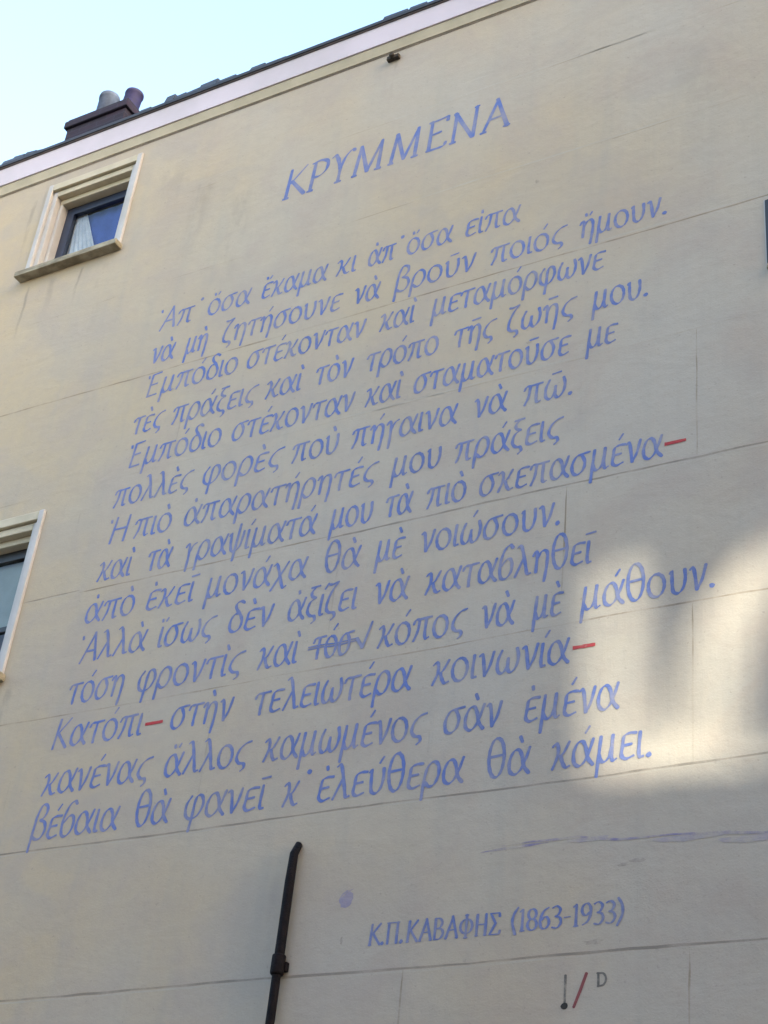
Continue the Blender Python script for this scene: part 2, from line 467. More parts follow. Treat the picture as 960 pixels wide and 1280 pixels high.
b = MB(); b.box(X0, X1, EV - 0.012, WALL + 0.05, ZT + 0.301, ZT + 0.311, 'brown_lip')
b.box(X0, X1, EV - 0.022, WALL + 0.12, ZT + 0.3115, ZT + 0.346, 'zinc')
b.build('eave_trim', house, bevel=0.003)
ZR = ZT + 0.348
r = MB()
slope = math.tan(math.radians(42))
yr0, yr1 = EV + 0.06, 11.0
hr = (yr1 - yr0) * slope
r.add([(HX0, yr0, ZR), (HX1, yr0, ZR), (HX1, yr1, ZR + hr), (HX0, yr1, ZR + hr), (HX0, HY1 + 0.4, ZR), (HX1, HY1 + 0.4, ZR)],
      [(0, 1, 2, 3), (3, 2, 5, 4), (0, 3, 4), (1, 5, 2)], 'slate')
# slates, course by course near the eave; a few at the edge have slipped and stick up
random.seed(21)
for c in range(7):
    x = HX0 + (c % 2) * 0.14
    while x < HX1 - 0.3:
        wd = 0.27
        y0 = yr0 - 0.02 + c * 0.20; z0 = ZR + (y0 - yr0) * slope + 0.012
        lift = random.uniform(0.0, 0.012)
        dy = 0.30; dz = dy * slope
        r.add([(x, y0, z0 + lift), (x + wd, y0, z0 + lift), (x + wd, y0 + dy, z0 + dz - 0.004), (x, y0 + dy, z0 + dz - 0.004),
               (x, y0, z0 + lift + 0.012), (x + wd, y0, z0 + lift + 0.012), (x + wd, y0 + dy, z0 + dz + 0.008), (x, y0 + dy, z0 + dz + 0.008)],
              [(3, 2, 1, 0), (4, 5, 6, 7), (0, 1, 5, 4), (1, 2, 6, 5), (2, 3, 7, 6), (3, 0, 4, 7)], 'slate')
        x += 0.28
def ridge_piece(x0, x1, h0, h1):
    """slipped and broken slates standing along the eave edge"""
    x = x0
    while x < x1 - 0.04:
        t_ = (x - x0) / (x1 - x0); wd = random.uniform(0.09, 0.22)
        xe = min(x1, x + wd)
        h = (h0 + (h1 - h0) * t_) * random.uniform(0.45, 1.1)
        ha, hb = h * random.uniform(0.75, 1.1), h * random.uniform(0.75, 1.1)
        y = EV - 0.014 + random.uniform(-0.004, 0.006); ha += 0.018; hb += 0.018
        r.add([(x, y, ZR), (xe, y, ZR), (xe - 0.004, y + 0.02, ZR + hb), (x + 0.004, y + 0.02, ZR + ha),
               (x, y + 0.14, ZR), (xe, y + 0.14, ZR), (xe, y + 0.13, ZR + hb * 1.25), (x, y + 0.13, ZR + ha * 1.25)],
              [(0, 1, 2, 3), (3, 2, 6, 7), (7, 6, 5, 4), (0, 3, 7, 4), (1, 5, 6, 2), (0, 4, 5, 1)], 'slate')
        x = xe + random.choice((0.002, 0.003, 0.02))
for a, bb, h0, h1 in [(-11.2, -9.05, 0.10, 0.12), (-8.95, -8.5, 0.06, 0.07), (-7.42, -6.95, 0.05, 0.10), (-6.95, -6.40, 0.09, 0.05), (-6.30, -5.95, 0.07, 0.03), (-5.05, -4.66, 0.07, 0.05)]:
    ridge_piece(a, bb, h0, h1)
r.build('roof', house)

# chimney
CY = 8.0
cx0, cx1 = -8.36 * CY / 7, -7.66 * CY / 7
ctop = 10.70 * CY / 7 + E
b = MB()
b.box(cx0 + 0.03, cx1 - 0.03, CY + 0.03, CY + 0.52, ZR - 0.2, ctop - 0.12, 'dark_brick')
b.box(cx0, cx1, CY, CY + 0.55, ctop - 0.1195, ctop - 0.03, 'dark_brick')
b.box(cx0 + 0.02, cx1 - 0.02, CY + 0.02, CY + 0.53, ctop - 0.0295, ctop + 0.01, 'mortar')
ch = b.build('chimney', house, bevel=0.008)
def pot(x, y, z0, h, rad, mname, lean, label):
    q = MB(); pts = []; rs = []
    for t_, rr in ((0, 1.05), (0.06, 1.02), (0.12, 0.97), (0.80, 0.95), (0.82, 1.02), (0.90, 1.03), (0.97, 0.99), (1.0, 0.9), (1.0, 0.72), (0.85, 0.70)):
        pts.append((x + lean * t_ * h, y, z0 + t_ * h)); rs.append(rad * rr)
    for i in range(1, len(pts)):
        if pts[i][2] <= pts[i - 1][2] + 1e-5: pts[i] = (pts[i][0], pts[i][1], pts[i - 1][2] + (0.001 if i < 9 else -0.05))
    q.tube(pts, rs, mname, 20, caps=False)
    return q.build('chimney_pot', ch, label)
pot(-8.04 * CY / 7, CY + 0.16, ctop + 0.01, 0.33, 0.105, 'grey_pot', 0.0, 'grey chimney pot standing upright')
pot(-7.765 * CY / 7, CY + 0.16, ctop + 0.01, 0.23, 0.095, 'purple_pot', 0.12, 'purple brown chimney pot at the end of the stack')

# ------------------------------------------------------------------ windows
def folds(mb, x0, x1, z0, z1, y, mname, amp=0.018, n=9, skew=0.0):
    k = n * 8; vs = []
    for i in range(k + 1):
        t_ = i / k
        yy = y + amp * math.sin(t_ * n * 2 * math.pi)
        vs += [(x0 + (x1 - x0) * t_, yy, z0), (x0 + (x1 - x0) * (t_ if not skew else t_ * (1 - skew)), yy, z1)]
    mb.add(vs, [(2 * i, 2 * i + 2, 2 * i + 3, 2 * i + 1) for i in range(k)], mname, True)

def window(i, sash_m, kind, label):
    x0, x1, z0, z1 = WIN[i]
    f = MB()
    # stepped casing: flat board proud of the stucco, then two steps back into the reveal
    cw = 0.048
    f.box(x0, x0 + cw, WALL - 0.022, WALL + 0.05, z0, z1, 'white_wood'); f.box(x1 - cw, x1, WALL - 0.022, WALL + 0.05, z0, z1, 'white_wood')
    f.box(x0 + cw, x1 - cw, WALL - 0.020, WALL + 0.05, z1 - 0.075, z1 - 0.002, 'cream_wood')
    g0 = cw + 0.0005
    a0, a1 = x0 + g0, x1 - g0
    # second step of the jambs and head, then the inner lining
    f.box(a0, a0 + 0.05, WALL + 0.006, WALL + 0.12, z0, z1 - 0.08, 'white_wood'); f.box(a1 - 0.05, a1, WALL + 0.006, WALL + 0.12, z0, z1 - 0.08, 'white_wood')
    f.box(a0 + 0.0505, a1 - 0.0505, WALL + 0.006, WALL + 0.12, z1 - 0.14, z1 - 0.0815, 'cream_wood')
    f.box(a0 + 0.0505, a0 + 0.085, WALL + 0.06, WALL + 0.22, z0, z1 - 0.195, 'white_wood'); f.box(a1 - 0.085, a1 - 0.0505, WALL + 0.06, WALL + 0.22, z0, z1 - 0.195, 'white_wood')
    f.box(a0 + 0.051, a1 - 0.051, WALL + 0.06, WALL + 0.22, z1 - 0.1945, z1 - 0.1405, 'cream_wood')
    fr = f.build('window', house, label, bevel=0.006)
    s = MB(); s.box(x0 - 0.035, x1 + 0.02, WALL - 0.085, WALL + 0.15, z0 - 0.055, z0 - 0.001, 'sill_wood')
    s.build('sill', fr, bevel=0.006)
    a0, a1, c0, c1 = x0 + g0 + 0.0855, x1 - g0 - 0.0855, z0, z1 - 0.196
    SY = WALL + 0.13
    s = MB(); sw = 0.085 if kind == 'top' else 0.075
    s.ring(a0, a1, c0, c1, sw, SY, SY + 0.045, sash_m)
    if kind == 'low':
        s.box(a0 + sw, a1 - sw, SY + 0.005, SY + 0.04, c0 + (c1 - c0) * 0.40, c0 + (c1 - c0) * 0.40 + 0.045, sash_m)
    s.build('sash', fr, bevel=0.004)
    p = MB(); p.box(a0 + sw - 0.01, a1 - sw + 0.01, SY + 0.022, SY + 0.026, c0 + sw - 0.01, c1 - sw + 0.01, 'glass')
    p.build('pane', fr)
    q = MB()
    if kind == 'top':
        folds(q, a0 + 0.02, a0 + 0.50, c0, c1, SY + 0.06, 'curtain', 0.008, 7, 0.72)
        q.build('curtain', fr, 'white net curtain drawn aside')
        q = MB(); folds(q, a0, a1, c0, c1 - 0.06, SY + 0.085, 'blue_curtain', 0.006, 5)
        q.build('curtain', fr, 'deep blue curtain behind the glass')
    elif kind == 'low':
        q.box(a0, a1, SY + 0.05, SY + 0.055, c0 + (c1 - c0) * 0.42, c1, 'grey_reflection'); q.build('reflection', fr, 'flat grey blind half lowered')  # grey sheet coloured like sky reflected in the glass
        q = MB(); folds(q, a0, a1, c0, c1, SY + 0.10, 'mauve_curtain', 0.02, 7); q.build('curtain', fr)
    else:
        folds(q, a0, a1, c0, c1 - 0.3, SY + 0.075, 'pink_curtain', 0.02, 7); q.build('curtain', fr, 'dusky pink curtain')
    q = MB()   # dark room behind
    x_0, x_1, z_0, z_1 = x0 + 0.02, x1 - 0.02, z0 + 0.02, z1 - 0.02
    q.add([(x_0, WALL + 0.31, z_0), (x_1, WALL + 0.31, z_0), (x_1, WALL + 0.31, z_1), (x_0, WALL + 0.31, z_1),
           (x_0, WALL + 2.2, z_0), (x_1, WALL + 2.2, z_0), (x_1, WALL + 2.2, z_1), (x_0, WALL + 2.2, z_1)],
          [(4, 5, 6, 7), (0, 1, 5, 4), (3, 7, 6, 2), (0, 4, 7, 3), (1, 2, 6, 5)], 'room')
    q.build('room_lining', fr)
    return fr
window(0, 'navy_wood', 'top', 'small attic window in a deep pale casing, navy sash, blue and white curtains')
window(1, 'black_wood', 'low', 'taller window cut by the picture edge, black sash, grey blind sheet behind the glass')
x0, x1, z0, z1 = WIN[2]      # plain window whose left edge just enters the picture
f = MB(); f.ring(x0, x1, z0, z1, 0.006, WALL - 0.003, WALL + 0.20, 'white_wood')
fr = f.build('window', house, 'window with a dark sash and pinkish curtain at the edge of the picture, right of the second poem line')
f = MB(); f.box(x0 + 0.01, x1 + 0.03, WALL - 0.03, WALL + 0.15, z0 - 0.04, z0 - 0.001, 'sill_wood'); f.build('sill', fr, bevel=0.005)
f = MB(); f.ring(x0 + .0065, x1 - .0065, z0 + .0065, z1 - .0065, 0.05, WALL - 0.008, WALL + 0.05, 'black_wood'); f.build('sash', fr, bevel=0.004)
f = MB(); f.box(x0 + 0.06, x1 - 0.06, WALL + 0.027, WALL + 0.031, z0 + 0.07, z1 - 0.07, 'glass'); f.build('pane', fr)
f = MB(); folds(f, x0 + 0.03, x1 - 0.03, z0 + 0.03, z1 - 0.3, WALL + 0.09, 'pink_curtain', 0.015, 8); f.build('curtain', fr, 'dusky pink curtain')
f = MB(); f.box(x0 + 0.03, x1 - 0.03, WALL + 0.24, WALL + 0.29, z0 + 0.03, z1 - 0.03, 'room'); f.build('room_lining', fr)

# iron anchor bolt under the eave
b = MB()
ax, az = -4.92, 9.865 + E
b.tube([(ax, WALL, az), (ax, WALL - 0.05, az), (ax, WALL - 0.06, az)], [0.022, 0.022, 0.015], 'rust', 10)
b.box(ax - 0.05, ax + 0.055, WALL - 0.035, WALL - 0.0005, az - 0.022, az + 0.016, 'rust')
b.build('wall_anchor', house, 'rusty iron stub sticking out just below the eave', bevel=0.004)

# ------------------------------------------------------------------ lettering: broad-nib strokes on the stucco
def spl(pts, closed=False, k=7):
    P = [Vector(p) for p in pts]; n = len(P); out = []
    if n == 2:
        return [P[0].lerp(P[1], i / 4) for i in range(5)]
    rng = n if closed else n - 1
    for i in range(rng):
        p0 = P[(i - 1) % n] if closed or i > 0 else P[0] * 2 - P[1]
        p1, p2 = P[i], P[(i + 1) % n]
        p3 = P[(i + 2) % n] if closed or i + 2 < n else P[n - 1] * 2 - P[n - 2]
        for j in range(k):
            u = j / k
            out.append(0.5 * ((2 * p1) + (p2 - p0) * u + (2 * p0 - 5 * p1 + 4 * p2 - p3) * u * u + (3 * p1 - p0 - 3 * p2 + p3) * u ** 3))
    out.append(P[0].copy() if closed else P[-1].copy())
    return out
def ell(cx, cy, rx, ry, a0=100, sweep=360, n=12):
    return [(cx + rx * math.cos(math.radians(a0 + sweep * i / n)), cy + ry * math.sin(math.radians(a0 + sweep * i / n))) for i in range(n + 1)]

# glyph: (advance width, [strokes]); a stroke is a list of points, 'L' in front for straight corners. x-height = 1
G = {}
def g(c, wd, *st): G[c] = (wd, st)
g('α', 1.02, [(0.98, 1.02), (0.80, 0.55), (0.58, 0.16), (0.32, 0.0), (0.08, 0.16), (0.05, 0.55), (0.22, 0.90), (0.46, 0.96), (0.62, 0.72), (0.74, 0.28), (0.98, 0.0)])
g('β', 0.80, [(-0.06, -0.5), (0.02, 0.5), (0.10, 1.15), (0.30, 1.56), (0.58, 1.50), (0.64, 1.22), (0.48, 0.96), (0.30, 0.88)], [(0.32, 0.88), (0.62, 0.74), (0.72, 0.40), (0.54, 0.06), (0.26, 0.02), (0.02, 0.16)])
g('ϐ', 0.82, [(0.74, 1.42), (0.58, 1.56), (0.32, 1.40), (0.12, 0.95), (0.06, 0.45), (0.16, 0.06), (0.42, 0.0), (0.68, 0.24), (0.74, 0.62), (0.62, 0.88), (0.40, 0.88), (0.14, 0.62)])
g('γ', 0.74, [(0.0, 0.82), (0.12, 0.98), (0.24, 0.82), (0.26, 0.2), (0.20, -0.48)], [(0.28, 0.52), (0.48, 0.86), (0.72, 0.98)])
g('δ', 0.80, [(0.74, 1.42), (0.52, 1.54), (0.30, 1.42), (0.32, 1.18), (0.58, 0.86), (0.74, 0.50), (0.66, 0.14), (0.38, 0.0), (0.12, 0.16), (0.08, 0.56), (0.26, 0.88), (0.50, 0.92)])
g('ε', 0.74, [(0.76, 0.96), (0.44, 0.97), (0.20, 0.86), (0.14, 0.5), (0.10, 0.16), (0.30, 0.01), (0.66, 0.10)], 'L', [(0.16, 0.52), (0.56, 0.55)])
g('ζ', 0.72, [(0.10, 1.42), (0.30, 1.40), (0.66, 1.48)], [(0.66, 1.48), (0.34, 1.12), (0.12, 0.66), (0.08, 0.24), (0.26, 0.05), (0.54, 0.0), (0.62, -0.18), (0.44, -0.34)])
g('η', 0.92, [(0.0, 0.80), (0.12, 0.98), (0.22, 0.84), (0.18, 0.02)], [(0.20, 0.58), (0.42, 0.92), (0.66, 0.96), (0.78, 0.72), (0.74, 0.1), (0.64, -0.46)])
g('θ', 0.90, ell(0.42, 0.80, 0.37, 0.80, 80), 'L', [(0.10, 0.84), (0.78, 0.88)])
g('ι', 0.36, [(0.16, 1.0), (0.10, 0.3), (0.14, 0.04), (0.30, 0.04)])
g('κ', 0.88, [(0.0, 0.86), (0.16, 0.98), (0.27, 0.82), (0.24, 0.46), (0.02, 0.0)], [(0.80, 1.0), (0.56, 0.62), (0.42, 0.46), (0.50, 0.20), (0.64, 0.02), (0.84, 0.06)], 'L', [(0.24, 0.48), (0.44, 0.48)])
g('λ', 0.88, [(0.08, 1.34), (0.24, 1.42), (0.36, 1.22), (0.56, 0.50), (0.68, 0.06), (0.86, 0.06)], 'L', [(0.46, 0.84), (0.02, 0.0)])
g('μ', 0.98, [(0.20, 1.0), (0.10, 0.2), (0.02, -0.52)], [(0.12, 0.28), (0.26, 0.03), (0.48, 0.06), (0.66, 0.36), (0.76, 1.0)], [(0.76, 1.0), (0.70, 0.24), (0.78, 0.02), (0.94, 0.08)])
g('ν', 0.78, [(0.0, 0.90), (0.10, 0.98), (0.20, 0.82), (0.32, 0.02)], [(0.32, 0.02), (0.56, 0.42), (0.74, 1.02)])
g('ξ', 0.70, 'L', [(0.16, 1.44), (0.70, 1.48)], [(0.46, 1.45), (0.24, 1.24), (0.26, 1.02), (0.52, 0.90)], [(0.50, 0.90), (0.18, 0.70), (0.08, 0.30), (0.28, 0.06), (0.54, 0.0), (0.60, -0.20), (0.42, -0.34)])
g('ο', 0.90, ell(0.42, 0.49, 0.38, 0.50, 80))
g('π', 1.02, [(0.0, 0.76), (0.12, 0.95), (0.40, 0.96), (1.02, 0.99)], [(0.34, 0.96), (0.26, 0.4), (0.06, -0.02)], [(0.72, 0.96), (0.68, 0.24), (0.76, 0.02), (0.92, 0.06)])
g('ρ', 0.86, [(-0.02, -0.50), (0.06, 0.34), (0.18, 0.78), (0.44, 1.0), (0.70, 0.86), (0.76, 0.46), (0.58, 0.08), (0.32, 0.0), (0.10, 0.18)])
g('σ', 0.96, [(1.02, 1.02), (0.60, 0.98), (0.28, 0.90), (0.06, 0.52), (0.12, 0.12), (0.38, 0.0), (0.66, 0.18), (0.76, 0.56), (0.58, 0.94)])
g('ς', 0.78, [(0.86, 1.04), (0.52, 0.96), (0.22, 0.72), (0.10, 0.36), (0.28, 0.12), (0.56, 0.06), (0.60, -0.12), (0.42, -0.26)])
g('τ', 0.80, [(0.0, 0.76), (0.12, 0.95), (0.40, 0.97), (0.86, 1.0)], [(0.44, 0.96), (0.36, 0.3), (0.36, 0.0)])
g('υ', 0.90, [(0.04, 0.90), (0.14, 0.98), (0.16, 0.5), (0.22, 0.10), (0.46, 0.0), (0.68, 0.20), (0.78, 0.58), (0.76, 1.0)])
g('φ', 1.05, [(0.30, 0.98), (0.08, 0.64), (0.10, 0.20), (0.38, 0.0), (0.74, 0.12), (0.96, 0.52), (0.88, 0.90), (0.66, 0.98), (0.52, 0.76), (0.46, 0.1), (0.38, -0.52)])
g('χ', 0.92, [(0.0, 0.90), (0.16, 0.98), (0.30, 0.76), (0.62, -0.10), (0.76, -0.30), (0.92, -0.22)], 'L', [(0.90, 1.0), (0.0, -0.34)])
g('ψ', 1.02, [(0.0, 0.88), (0.12, 0.98), (0.14, 0.5), (0.24, 0.08), (0.50, 0.0), (0.80, 0.24), (0.96, 1.0)], 'L', [(0.66, 1.42), (0.42, -0.50)])
g('ω', 1.16, [(0.26, 1.0), (0.08, 0.62), (0.08, 0.16), (0.30, 0.0), (0.52, 0.22), (0.60, 0.62)], [(0.58, 0.5), (0.60, 0.12), (0.78, 0.0), (1.02, 0.24), (1.10, 0.64), (1.02, 1.0)])
g('.', 0.34, 'D', [(0.16, 0.06)])
g('᾽', 0.55, 'D', [(0.36, 1.32)])
# capitals inside the poem
g('Α', 1.05, 'L', [(0.70, 1.42), (0.02, -0.06)], 'L', [(0.68, 1.44), (0.96, 0.0)], 'L', [(0.26, 0.50), (0.84, 0.52)])
g('Ε', 0.90, 'L', [(0.22, 1.38), (0.06, 0.0)], 'L', [(0.22, 1.38), (0.82, 1.44)], 'L', [(0.14, 0.72), (0.64, 0.76)], 'L', [(0.06, 0.02), (0.72, 0.06)])
g('Η', 1.05, 'L', [(0.24, 1.42), (0.06, 0.0)], 'L', [(0.94, 1.42), (0.80, 0.0)], 'L', [(0.16, 0.74), (0.86, 0.76)])
g('Κ', 1.00, 'L', [(0.24, 1.40), (0.04, 0.0)], 'L', [(0.90, 1.40), (0.18, 0.68)], 'L', [(0.22, 0.74), (0.86, 0.0)])
# roman capitals for title and signature, 't' prefixed, cap height = 1
g('tΚ', 0.66, 'L', [(0.14, 1.0), (0.08, 0.0)], 'L', [(0.62, 1.02), (0.16, 0.50)], 'L', [(0.20, 0.58), (0.64, 0.0)], 'L', [(0.00, 0.0), (0.16, 0.0)])
g('tΡ', 0.60, 'L', [(0.16, 1.0), (0.10, 0.0)], [(0.06, 0.98), (0.32, 1.02), (0.54, 0.90), (0.52, 0.62), (0.34, 0.46), (0.14, 0.46)], 'L', [(0.02, 0.0), (0.18, 0.0)])
g('tΥ', 0.62, [(0.0, 0.94), (0.10, 1.0), (0.20, 0.82), (0.30, 0.46)], [(0.30, 0.46), (0.40, 0.80), (0.58, 1.02), (0.68, 0.98)], 'L', [(0.30, 0.48), (0.27, 0.0)], 'L', [(0.19, 0.0), (0.36, 0.0)])
g('tΜ', 0.96, 'L', [(0.18, 1.0), (0.06, 0.0)], 'L', [(0.18, 1.0), (0.44, 0.04)], 'L', [(0.44, 0.04), (0.80, 1.0)], 'L', [(0.80, 1.0), (0.76, 0.0)], 'L', [(0.0, 0.0), (0.13, 0.0)], 'L', [(0.68, 0.0), (0.84, 0.0)])
g('tΕ', 0.60, 'L', [(0.14, 1.0), (0.10, 0.0)], [(0.06, 0.98), (0.30, 0.99), (0.56, 1.02), (0.58, 0.90)], 'L', [(0.13, 0.52), (0.42, 0.55)], [(0.04, 0.0), (0.30, 0.0), (0.52, 0.02), (0.58, 0.14)])
g('tΝ', 0.80, 'L', [(0.16, 0.98), (0.10, 0.0)], 'L', [(0.12, 1.0), (0.64, 0.0)], 'L', [(0.66, 0.0), (0.72, 1.02)], 'L', [(0.03, 0.0), (0.18, 0.0)], 'L', [(0.66, 1.0), (0.78, 1.02)])
g('tΑ', 0.76, 'L', [(0.42, 1.0), (0.06, 0.0)], 'L', [(0.40, 1.04), (0.72, 0.0)], 'L', [(0.20, 0.38), (0.60, 0.40)], 'L', [(0.0, 0.0), (0.14, 0.0)], 'L', [(0.62, 0.0), (0.78, 0.02)])
g('tΛ', 0.72, 'L', [(0.36, 1.0), (0.06, 0.0)], 'L', [(0.34, 1.02), (0.66, 0.0)], 'L', [(0.0, 0.0), (0.14, 0.0)], 'L', [(0.58, 0.0), (0.72, 0.0)])
g('tΠ', 0.74, 'L', [(0.12, 1.0), (0.10, 0.0)], 'L', [(0.62, 1.0), (0.60, 0.0)], 'L', [(0.02, 1.0), (0.72, 1.0)])
g('tΒ', 0.62, 'L', [(0.12, 1.0), (0.10, 0.0)], [(0.04, 1.0), (0.34, 1.0), (0.50, 0.82), (0.40, 0.58), (0.14, 0.52)], [(0.14, 0.52), (0.46, 0.48), (0.58, 0.26), (0.40, 0.02), (0.04, 0.0)])
g('tΦ', 0.80, ell(0.38, 0.50, 0.34, 0.34, 80), 'L', [(0.39, 1.04), (0.37, -0.04)], 'L', [(0.29, 1.04), (0.49, 1.04)], 'L', [(0.27, -0.04), (0.47, -0.04)])
g('tΗ', 0.76, 'L', [(0.12, 1.0), (0.10, 0.0)], 'L', [(0.62, 1.0), (0.60, 0.0)], 'L', [(0.12, 0.52), (0.60, 0.52)], 'L', [(0.03, 0.0), (0.18, 0.0)], 'L', [(0.53, 0.0), (0.68, 0.0)])
g('tΣ', 0.60, 'L', [(0.56, 0.84), (0.54, 1.0), (0.04, 1.0), (0.34, 0.52), (0.02, 0.0), (0.56, 0.0), (0.60, 0.16)])
g('t.', 0.22, 'D', [(0.08, 0.05)])
g('t(', 0.34, [(0.32, 1.12), (0.12, 0.80), (0.06, 0.40), (0.22, -0.14)])
g('t)', 0.34, [(0.06, 1.12), (0.24, 0.80), (0.26, 0.36), (0.02, -0.14)])
g('t-', 0.42, 'L', [(0.06, 0.44), (0.36, 0.46)])
g('t1', 0.34, 'L', [(0.18, 1.0), (0.16, 0.0)], 'L', [(0.04, 0.90), (0.18, 1.0)], 'L', [(0.06, 0.0), (0.28, 0.0)])
g('t8', 0.54, ell(0.26, 0.74, 0.19, 0.24, 80), ell(0.26, 0.25, 0.22, 0.26, 80))
g('t6', 0.54, [(0.46, 0.98), (0.22, 0.82), (0.06, 0.44), (0.10, 0.10), (0.28, 0.0), (0.46, 0.16), (0.46, 0.42), (0.30, 0.56), (0.10, 0.40)])
g('t3', 0.50, [(0.04, 0.94), (0.24, 1.02), (0.42, 0.86), (0.34, 0.62), (0.18, 0.54)], [(0.18, 0.54), (0.40, 0.46), (0.46, 0.22), (0.28, 0.0), (0.04, 0.04)])
g('t9', 0.54, [(0.10, 0.02), (0.34, 0.18), (0.48, 0.56), (0.42, 0.90), (0.26, 1.0), (0.08, 0.84), (0.08, 0.58), (0.24, 0.44), (0.44, 0.60)])

def pen(mb, pts, wmin, wmax, nib, y, mname, dot=False):
    """one stroke of a broad nib: a ribbon whose width follows its direction, rounded ends"""
    if dot:
        x, z = pts[0]; n = 10
        vs = [(x, y, z)]
        for i in range(n):
            a = 2 * math.pi * i / n; rr = wmax * 0.72 * random.uniform(0.85, 1.15)
            vs.append((x + rr * math.cos(a), y, z + rr * math.sin(a)))
        mb.add(vs, [(0, 1 + i, 1 + (i + 1) % n) for i in range(n)], mname); return
    n = len(pts); vs = []; L = []; ph = random.uniform(0, 6)
    for i, p in enumerate(pts):
        a = Vector(pts[max(0, i - 1)]); b_ = Vector(pts[min(n - 1, i + 1)])
        d = b_ - a
        if d.length < 1e-9: d = Vector((1, 0))
        d.normalize(); th = math.atan2(d.y, d.x)
        h = 0.5 * (wmin + (wmax - wmin) * abs(math.sin(th - nib)))
        h *= 1 + 0.10 * math.sin(ph + i * 0.9)
        L.append((Vector(p), d, h))
    for i, (p, d, h) in enumerate(L):
        nn = Vector((-d.y, d.x)); yy = y - 0.00008 * i / n
        vs += [(p.x + nn.x * h, yy, p.y + nn.y * h), (p.x - nn.x * h, yy, p.y - nn.y * h)]
    fs = [(2 * i, 2 * i + 1, 2 * i + 3, 2 * i + 2) for i in range(n - 1)]
    o = len(vs)
    for end, (p, d, h) in ((0, L[0]), (1, L[-1])):       # rounded ends
        s_ = -1 if end == 0 else 1
        nn = Vector((-d.y, d.x)); base = len(vs); yy = y - (0.00008 if end else 0)
        for k in range(7):
            a = math.pi * k / 6
            q = p + nn * (h * math.cos(a)) + d * (s_ * h * 0.75 * math.sin(a))
            vs.append((q.x, yy, q.y))
        fs.append(tuple(range(base, base + 7)))
    mb.add(vs, fs, mname)

YT = WALL - 0.0010
class Layer:
    k = 0
    @classmethod
    def y(c):
        c.k = (c.k + 1) % 9
        return YT - 0.00012 * c.k

MARKS = {'\u0301': 'acute', '\u0300': 'grave', '\u0342': 'circ', '\u0313': 'psili', '\u0314': 'dasia', '\u0308': 'dia'}
def parse(txt, pre=''):
    out = []
    for ch_ in unicodedata.normalize('NFD', txt):
        if ch_ in MARKS and out: out[-1][1].append(MARKS[ch_])
        else: out.append([pre + ch_, []])
    return out

def write(mb, txt, x0, x1, z, xh, slant, wmin, wmax, nib=math.radians(35), mname='blue_paint', pre='', jitter=0.018, cap=1.42):
    items = parse(txt, pre)
    lead = 0.0
    if items[0][1] and items[0][0] in 'ΑΕΗ': lead = 0.0
    tot = sum(G[c][0] for c, _ in items) - 0.06
    sx = (x1 - x0) / tot
    x = x0
    for c, marks in items:
        wd, st = G[c]
        mode = None
        jz = random.uniform(-jitter, jitter) * xh; js = 1 + random.uniform(-jitter, jitter)
        for s_ in st:
            if isinstance(s_, str): mode = s_; continue
            if mode == 'D':
                px, pz = s_[0]
                pen(mb, [(x + px * sx + slant * pz * xh, z + pz * xh)], wmin, wmax, nib, Layer.y(), mname, True); mode = None; continue
            if mode == 'L':
                P = []
                for a, b_ in zip(s_[:-1], s_[1:]):
                    P += [Vector(a).lerp(Vector(b_), i / 4) for i in range(4)]
                P.append(Vector(s_[-1]))
            else:
                P = spl(s_)
            mode = None
            Q = [(x + (q.x * 0.90 + 0.04 * wd) * sx * js + slant * q.y * xh, z + q.y * xh * js + jz) for q in P]
            pen(mb, Q, wmin, wmax, nib, Layer.y(), mname)
        # accents and breathings
        big = c in 'ΑΕΗ'
        mx = (0.20 if big else wd * 0.50); mz = 1.36
        if c == 'ι': mx = 0.2
        def tick(px, pz, a, ln):
            dx, dz = math.cos(a) * ln / 2, math.sin(a) * ln / 2
            cx_, cz_ = x + px * sx + slant * pz * xh, z + pz * xh
            k_ = xh
            pen(mb, [(cx_ - dx * k_, cz_ - dz * k_), (cx_, cz_), (cx_ + dx * k_, cz_ + dz * k_)], wmin * 0.9, wmax * 0.9, nib, Layer.y(), mname)
        br = [q for q in marks if q in ('psili', 'dasia')]; ac = [q for q in marks if q in ('acute', 'grave')]
        ci = 'circ' in marks
        if big and br:
            tick(-0.02, 1.28, math.radians(100), 0.14)
        elif br and ac:
            tick(mx - 0.10, mz - 0.02, math.radians(100), 0.12); tick(mx + 0.16, mz, math.radians(60 if ac[0] == 'acute' else 120), 0.18)
        elif br and ci:
            tick(mx - 0.02, mz, math.radians(95), 0.16)
        elif br:
            tick(mx + 0.02, mz, math.radians(100), 0.14)
        elif ac:
            if ac[0] == 'acute': tick(mx + 0.14, mz + 0.02, math.radians(58), 0.30)
            else: tick(mx + 0.04, mz + 0.02, math.radians(112), 0.24)
        if ci and not br: tick(mx + 0.05, mz - 0.02, math.radians(6), 0.40)
        x += wd * sx

